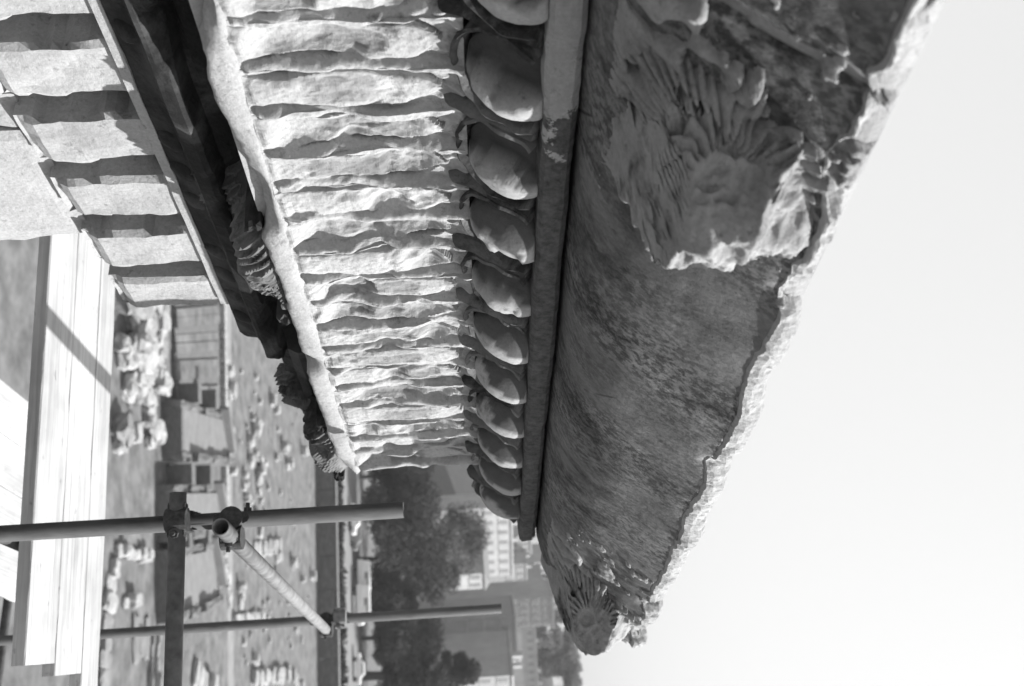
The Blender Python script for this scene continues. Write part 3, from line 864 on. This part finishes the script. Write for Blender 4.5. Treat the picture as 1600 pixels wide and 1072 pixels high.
# marble fragments
FR = 'marble fragments lying on the forum floor'
spots = [(398, 590), (404, 628), (392, 655), (400, 662), (394, 668), (387, 690), (388, 720), (398, 712), (404, 720), (403, 735), (400, 748), (380, 742), (378, 760), (381, 778), (383, 795),
         (362, 672), (360, 736), (422, 625), (428, 640), (440, 700), (430, 715), (447, 725), (436, 770), (470, 705), (455, 815), (402, 770), (405, 782), (412, 800), (398, 805), (404, 830), (430, 870),
         (455, 880), (470, 905), (485, 900), (352, 845), (365, 860), (448, 935), (460, 985), (420, 1000), (395, 1030), (470, 1000), (425, 1045), (352, 560), (355, 580), (358, 610)]
for i, (h, u) in enumerate(spots):
    s = random.uniform(.35, .95)
    V, F = rock(onz(h, u, 0), (s*random.uniform(.9, 1.7), s, s*random.uniform(.5, .9)), random.uniform(0, 3), i+100, 3, .14, .5)
    tag(obj('marble_fragment', V, F, M['rubble']), 'white marble fragment lying on the open forum square', 'stone', FR)
for i in range(60):
    h, u = random.uniform(372, 484), random.uniform(560, 1072)
    s = random.uniform(.18, .42)
    V, F = rock(onz(h, u, 0), (s*1.3, s, s*.7), random.uniform(0, 3), i+300, 3, .14, .5)
    tag(obj('marble_fragment', V, F, M['rubble' if i % 3 else 'grey_rubble']), 'small stone fragment scattered over the open forum square', 'stone', 'small fragments on the forum square')
pile = [(192, 470, 2.2), (205, 478, 2.0), (214, 470, 1.6), (226, 466, 1.5), (234, 470, 1.4), (243, 462, 1.3), (200, 500, 1.2), (207, 520, 1.8), (190, 545, 1.6), (200, 552, 1.9), (182, 540, 1.2), (188, 560, 1.4),
        (220, 500, 1.4), (222, 530, 1.5), (236, 498, 1.6), (238, 520, 1.5), (240, 540, 1.4), (238, 562, 1.1), (240, 585, 1.3), (243, 600, 1.2), (215, 575, 1.5), (217, 590, 1.4), (205, 600, 1.2), (196, 605, 1.3),
        (201, 620, 1.1), (222, 618, 1.0), (228, 630, 1.1), (226, 645, .9), (228, 660, 1.2), (233, 672, 1.5), (240, 678, 1.2), (229, 692, .8), (182, 672, 1.5), (190, 682, 1.2), (204, 676, .9), (180, 690, 1.0)]
for i, (h, u, s) in enumerate(pile):
    s *= .78
    V, F = rock(onz(h, u, 0), (s*random.uniform(1.0, 1.5), s, s*random.uniform(.5, .9)), random.uniform(0, 3), i+500, 4, .16, .6)
    tag(obj('marble_block', V, F, M['rubble' if i % 4 else 'grey_rubble']), 'broken white marble block in the heap between the boards and the steps', 'stone', 'heap of marble blocks')
# broad steps and ruined rooms
rz = math.radians(21)
cs = onz(300, 548, 0)
r = empty('stepped_platform', cs, 'grey stone platform of broad shallow steps behind the heap of marble', 'steps')
for i in range(12):
    q = onz(268, 478+i*13.5, 0); e = onz(336, 470+i*14, 0); d = e-q; a = math.atan2(d.y, d.x)
    obj('step', boxv((q+e)/2, (d.length, .62, .18+.05*(i % 3)+.1*random.random()), a), BOXF, M['earth' if i % 3 else 'brick'], r)
for i, (h, u, W_, L_, lab) in enumerate(((296, 682, 3.0, 11.5, 'ruined brick room with pale roof slab beside the stepped platform'),
                                          (286, 800, 2.6, 10.5, 'ruined brick room with pale roof slab behind the near standard'),
                                          (282, 905, 3.4, 9.5, 'ruined brick room with pale slab behind the ledger coupler'))):
    c = onz(h, u, 0); a = math.radians(112); r = empty('ruined_room', c, lab, 'ruin', 'row of ruined rooms')
    ax, bx = Vector((math.cos(a), math.sin(a), 0)), Vector((-math.sin(a), math.cos(a), 0)); H_ = 1.15
    for s in (-1, 1):
        for k in range(6):
            V, F = rock(c+bx*(s*W_/2)+ax*(L_*((k+.5)/6-.5)), (L_/6*1.08, .55, (H_+(.4 if s < 0 else 0))*random.uniform(.75, 1.1)), a, i*30+k+s, 4, .06, .8); obj('side_wall', V, F, M['brick'], r)
    for s in (-1, 1): obj('end_wall', boxv(c+ax*(s*(L_/2-.2)), (.45, W_-.47, H_-.02), a), BOXF, M['brick'], r)
    obj('roof_slab', boxv(c+Vector((0, 0, H_-.25)), (L_-.95, W_-.5, .2), a), BOXF, M['concrete'], r)
    for k in (-1, 1):
        obj('pier', boxv(c+ax*(k*2.1-1)+bx*(W_/2+.85), (.8, 1.2, 1.5), a), BOXF, M['brick'], r)
    q = c+bx*(-W_/2-1.4)
    obj('yard', boxv(q, (L_, 2.2, .06), a), BOXF, M['brick'], r)
    V, F = rock(c+ax*(L_*.42)+bx*(.2*W_), (.4, W_*1.1, H_+.5), a+.5, i, 3, .05, .8); obj('fin_wall', V, F, M['concrete'], r)

# ------------------------------------------------------------------ trees
def leaves(cents, n, size, flat=1.0):
    V, F = [], []
    for c, rad in cents:
        k = max(8, int(n*rad**2/sum(q[1]**2 for q in cents)))
        for _ in range(k):
            v = Vector((random.gauss(0, 1), random.gauss(0, 1), random.gauss(0, 1))).normalized()*rad*random.uniform(.45, 1.08)
            v.z *= flat; p = Vector(c)+v
            a = Vector((random.gauss(0, 1), random.gauss(0, 1), random.gauss(0, 1))).normalized(); b = a.orthogonal().normalized()
            s = size*random.uniform(.6, 1.4); m = len(V)
            V += [p-a*s, p+b*s*.5, p+a*s, p-b*s*.5]; F.append((m, m+1, m+2, m+3))
    return V, F
def taper(p0, p1, r0, r1, n=7):
    p0, p1 = Vector(p0), Vector(p1); d = (p1-p0).normalized(); a = d.orthogonal().normalized(); b = d.cross(a); V, F = [], []
    for c, r in ((p0, r0), ((p0+p1)/2+a*r0*.4, (r0+r1)/2), (p1, r1)):
        for i in range(n):
            t = 2*math.pi*i/n; V.append(c+(a*math.cos(t)+b*math.sin(t))*r)
    for k in range(2):
        for i in range(n):
            j = (i+1) % n; F.append((k*n+i, k*n+j, (k+1)*n+j, (k+1)*n+i))
    F.append(tuple(range(n))[::-1]); F.append(tuple(2*n+i for i in range(n))); return V, F
def tree(base, H, R, mat, label, seed, n=5200, shape='round', size=.42, group='trees along the street'):
    random.seed(seed); base = Vector(base)
    t = empty('tree', base, label, 'tree', group)
    V, F = taper(base-Vector((0, 0, .2)), base+Vector((0, 0, H*.6)), H*.022+.1, H*.010); obj('trunk', V, F, M['bark'], t)
    cents = []
    if shape == 'round':
        for k in range(26):
            a = random.uniform(0, 6.28); s = random.random(); z = H*(.22+.70*s)
            rr = R*(1-abs(s-.42)**1.6*1.5)*random.uniform(.25, .85)
            cents.append((base+Vector((rr*math.cos(a), rr*math.sin(a), z)), R*random.uniform(.22, .42)))
    elif shape == 'tall':
        for k in range(26):
            a = random.uniform(0, 6.28); s = random.random(); z = H*(.12+.83*s)
            rr = R*(1.05-s*.8)*random.uniform(.2, .75); cents.append((base+Vector((rr*math.cos(a), rr*math.sin(a), z)), R*(.5-.25*s)))
    else:
        for k in range(16):
            a = random.uniform(0, 6.28); rr = R*math.sqrt(random.random())*.85
            cents.append((base+Vector((rr*math.cos(a), rr*math.sin(a), H*random.uniform(.74, .92))), R*random.uniform(.25, .36)))
    V, F = leaves(cents, n, size, .8); obj('crown', V, F, M[mat], t)
    parts = []
    for c, rad in cents[:9]: parts.append(taper(base+Vector((0, 0, H*random.uniform(.25, .5))), c, H*.009, .03, 5))
    V, F = joinv(parts); obj('branches', V, F, M['bark'], t)
def tb(h, u): return onz(h, u, 0)
def at_depth(u, d):                        # a point on the floor seen in column u at distance d
    r = ray(735+.0524*(u-536), u)*d; return Vector((r.x, r.y, 0))
TR = [(at_depth(862, 152), 13.6, 6.8, 'leaf_dark', 'broad dark tree over the bright street, behind the standards', 21, 'round'),
      (at_depth(792, 150), 12.5, 6.0, 'leaf_dark', 'dark tree half behind the broken corona end', 22, 'round'),
      (at_depth(835, 182), 19.6, 8.2, 'leaf_mid', 'tall grey-green tree in front of the long pale block', 23, 'round'),
      (at_depth(905, 164), 15.0, 5.0, 'leaf_mid', 'leaning bushy tree beside the bright gable', 24, 'round'),
      (at_depth(930, 150), 9.0, 4.2, 'leaf_dark', 'small dark tree next to the parked white van', 25, 'round'),
      (at_depth(985, 152), 12.0, 5.2, 'leaf_mid', 'loose mid-grey tree before the grey facade', 26, 'round'),
      (at_depth(1040, 156), 11.5, 5.5, 'leaf_pale', 'pale feathery tree beside the street', 27, 'round'),
      (at_depth(1046, 150), 17.6, 3.9, 'leaf_dark', 'round dense dark tree crown before the pale wall', 28, 'round'),
      (at_depth(1085, 150), 14.0, 5.5, 'leaf_mid', 'mid-grey tree reaching past the pale feathery one', 29, 'round'),
      (at_depth(735, 160), 12.0, 6.0, 'leaf_dark', 'dark tree mostly hidden by the cornice', 30, 'round')]
for b, H_, R_, m_, lab, sd, sh in TR: tree(b, H_, R_, m_, lab, sd, 15000, sh, .21)
# hedge on the retaining wall
random.seed(77)
a, b = onz(505, 600, 0), onz(510, 1100, 0); cents = [(a+(b-a)*(i/70)+Vector((0, 0, 1.0+.3*random.random())), 1.1) for i in range(71)]
V, F = leaves(cents, 7000, .32); tag(obj('hedge', V, F, M['leaf_dark']), 'clipped dark hedge along the retaining wall by the street', 'hedge')

# hill beyond the houses
V, F = [], []; n = 40
for j in range(n+1):
    for i in range(n+1):
        x, y = -420+560*i/n, 330+420*j/n
        e = min(1, min(i, n-i)/7)*min(1, min(j, n-j)/7)
        V.append((x, y, -1+e*(38+9*fr(x*.008, y*.008, 2)+2*fr(x*.05, y*.05, 3))))
for j in range(n):
    for i in range(n): F.append((j*(n+1)+i, j*(n+1)+i+1, (j+1)*(n+1)+i+1, (j+1)*(n+1)+i))
obj('hill', V, F, M['leaf_mid'], None, True)['kind'] = 'structure'

# ------------------------------------------------------------------ houses beyond the trees
def house(u0, u1, htop, d, rz, depth, mat, label, floors, bays, roof=None, seed=0):
    """u0..u1 and the roof line htop as seen, at distance d; stands on the floor"""
    c = at_depth((u0+u1)/2, d); wd = (u1-u0)/1600*d; top = atd(htop, (u0+u1)/2, d).z
    rz += YAW; c = Vector((c.x, c.y, 0)); F_ = Vector((-math.sin(rz), math.cos(rz), 0)); R_ = Vector((math.cos(rz), math.sin(rz), 0))
    c2 = c+F_*depth/2
    t = empty('house', c2, label, 'building', 'houses beyond the trees')
    obj('wall', boxv(c2, (wd, depth, top), rz), BOXF, M[mat], t)
    if roof == 'gable':
        V = []
        for s in (-1, 1):
            for x, z in ((-wd/2-.4, top+.003), (wd/2+.4, top+.003), (0, top+wd*.22)):
                q = c2+R_*x+F_*(s*(depth/2+.4)); V.append((q.x, q.y, z))
        obj('roof', V, [(0, 1, 2), (3, 5, 4), (0, 3, 4, 1), (1, 4, 5, 2), (2, 5, 3, 0)], M['tile'], t)
    else:
        rf = obj('cornice', boxv(c2+Vector((0, 0, top)), (wd+.7, depth+.7, .45), rz), BOXF, M['plaster'], t)
        random.seed(seed)
        for k in range(3):
            q = c2+R_*random.uniform(-.35, .35)*wd+F_*random.uniform(-.3, .3)*depth
            obj('chimney', boxv(q+Vector((0, 0, top+.45)), (1.1, 1.1, random.uniform(1, 2.2)), rz), BOXF, M['plaster_mid'], rf)
    for fl in range(floors):
        for b_ in range(bays):
            q = c+R_*(wd*((b_+.5)/bays-.5)) - F_*.04
            z = top-2.6-fl*3.5
            w1 = obj('window', boxv(q+Vector((0, 0, z)), (1.15, .12, 1.8), rz), BOXF, M['glassy'], t)
            obj('sill', boxv(q+Vector((0, 0, z-.16)), (1.5, .3, .14), rz), BOXF, M['plaster'], w1)
    for fl in range(floors):                 # string courses on the front
        obj('string_course', boxv(c-F_*.05+Vector((0, 0, top-3.1-fl*3.5)), (wd, .18, .16), rz), BOXF, M['plaster'], t)
R_ = math.radians
house(770, 930, 799, 250, R_(38), 5, 'plaster', 'long pale apartment block rising behind the tall tree', 2, 7, None, 1)
house(888, 928, 757, 205, R_(42), 10, 'plaster', 'small white gabled house in front of the long pale block', 1, 2, 'gable', 2)
house(965, 1036, 806, 215, R_(4), 14, 'plaster_grey', 'broad grey house with pale edges above the street trees', 3, 4, None, 3)
house(938, 986, 864, 320, R_(10), 14, 'plaster_mid', 'high square grey block with rows of small windows', 3, 4, None, 4)
house(1040, 1120, 800, 210, R_(40), 12, 'plaster_mid', 'pale house beside the broad grey one', 3, 3, None, 5)
house(838, 872, 829, 330, R_(30), 10, 'plaster', 'white distant house on the slope below the square block', 2, 3, None, 6)
house(876, 936, 822, 340, R_(34), 12, 'plaster_mid', 'grey distant house between the white one and the square block', 2, 4, None, 7)
house(985, 1100, 838, 345, R_(8), 10, 'plaster', 'long low pale building on the slope under the pines', 1, 9, None, 8)
house(880, 905, 852, 370, R_(36), 9, 'plaster', 'tall narrow pale house on the slope', 3, 2, None, 9)
house(912, 932, 846, 360, R_(30), 9, 'plaster_mid', 'narrow grey house next to the tall pale one', 3, 2, None, 10)
# pines on the hill
for i, (u, htop, d, R1) in enumerate(((950, 878, 400, 7), (972, 884, 410, 6), (995, 880, 400, 7), (1012, 900, 395, 6), (1030, 906, 390, 7), (1048, 896, 400, 6), (1062, 910, 385, 7), (925, 880, 420, 6), (905, 872, 430, 7), (1085, 905, 390, 8), (1006, 884, 380, 6), (1040, 885, 380, 7))):
    b = at_depth(u, d); top = atd(htop, u, d).z; b.z = top-16-2*(i % 3)
    tree(b, top-b.z, R1, 'leaf_mid' if i % 2 else 'leaf_pale', 'hillside tree growing above the long low pale building', 60+i, 4000, 'umbrella' if i % 3 == 0 else 'round', .45, 'trees on the hill')

# ------------------------------------------------------------------ vehicles on the street
def vehicle(name, h, u, L_, W_, H_, cab, mat, label, rz, cat):
    c = onz(h, u, 0.008); t = empty(name, c, label, cat)
    ax, bx = Vector((math.cos(rz), math.sin(rz), 0)), Vector((-math.sin(rz), math.cos(rz), 0))
    P = [(-.5, .28), (-.5, .62), (-.46, .66)] + ([(-.30, .68), (-.20, 1), (.16, 1), (.28, .68)] if not cab else [(-.47, .97), (-.44, 1), (.30, 1), (.40, .66)]) + [(.47, .62), (.5, .5), (.5, .28)]
    V = [tuple(c+ax*(p*L_)+bx*(s*W_/2*(1 if z < .7 else .86))+Vector((0, 0, z*H_))) for s in (-1, 1) for p, z in P]; n = len(P)
    F = [tuple(range(n)), tuple(range(n, 2*n))[::-1]]+[(i, n+i, n+(i+1) % n, (i+1) % n) for i in range(n)]
    obj('body', V, F, M[mat], t)
    for s in (-1, 1):
        obj('window', boxv(c+bx*(s*W_*.445)+ax*(.0 if not cab else .1)+Vector((0, 0, .70*H_)), (L_*.34, .09, .22*H_), rz), BOXF, M['glassy'], t)
        for p in (-.31, .31):
            q = c+ax*(p*L_)+bx*(s*W_*.46)+Vector((0, 0, .31)); V, F = tubev(q-bx*.1, q+bx*.1, .31, 14)
            wh = obj('wheel', V, F, M['tyre'], t)
            V, F = tubev(q-bx*.115, q+bx*.115, .17, 10); obj('rim', V, F, M['paint_grey'], wh)
rr = R_(12)
vehicle('parked_car', 545, 812, 4.2, 1.6, 1.5, False, 'paint_white', 'white car parked on the street beyond the near standard top', rr, 'car')
vehicle('parked_car', 548, 838, 4.0, 1.6, 1.45, False, 'paint_grey', 'grey car parked on the street in front of the dark trees', rr, 'car')
vehicle('parked_van', 553, 905, 5.2, 2.0, 2.3, True, 'paint_white', 'white van parked under the small dark tree', rr, 'van')
vehicle('parked_van', 551, 946, 5.4, 2.0, 2.4, True, 'paint_white', 'white van behind the far coupler', rr, 'van')
vehicle('parked_car', 552, 1046, 4.2, 1.6, 1.5, False, 'paint_white', 'white car on the street near the pale feathery tree', rr, 'car')

# ------------------------------------------------------------------ haze over the town
hb = 1520.
me = bpy.data.meshes.new('haze'); me.from_pydata([(x, y, z) for z in (-3.0, 95.0) for x, y in ((-hb, -hb), (hb, -hb), (hb, hb), (-hb, hb))], [], BOXF)
hm_ = bpy.data.materials.new('haze_air'); hm_.use_nodes = True; ht = hm_.node_tree
for n_ in list(ht.nodes):
    if n_.type != 'OUTPUT_MATERIAL': ht.nodes.remove(n_)
pv_ = ht.nodes.new('ShaderNodeVolumePrincipled'); pv_.inputs['Color'].default_value = (.92, .92, .92, 1); pv_.inputs['Density'].default_value = .0002; pv_.inputs['Anisotropy'].default_value = .2
ht.links.new(pv_.outputs[0], [n_ for n_ in ht.nodes if n_.type == 'OUTPUT_MATERIAL'][0].inputs['Volume'])
me.materials.append(hm_); ho = bpy.data.objects.new('haze', me); COL.objects.link(ho); ho['kind'] = 'stuff'
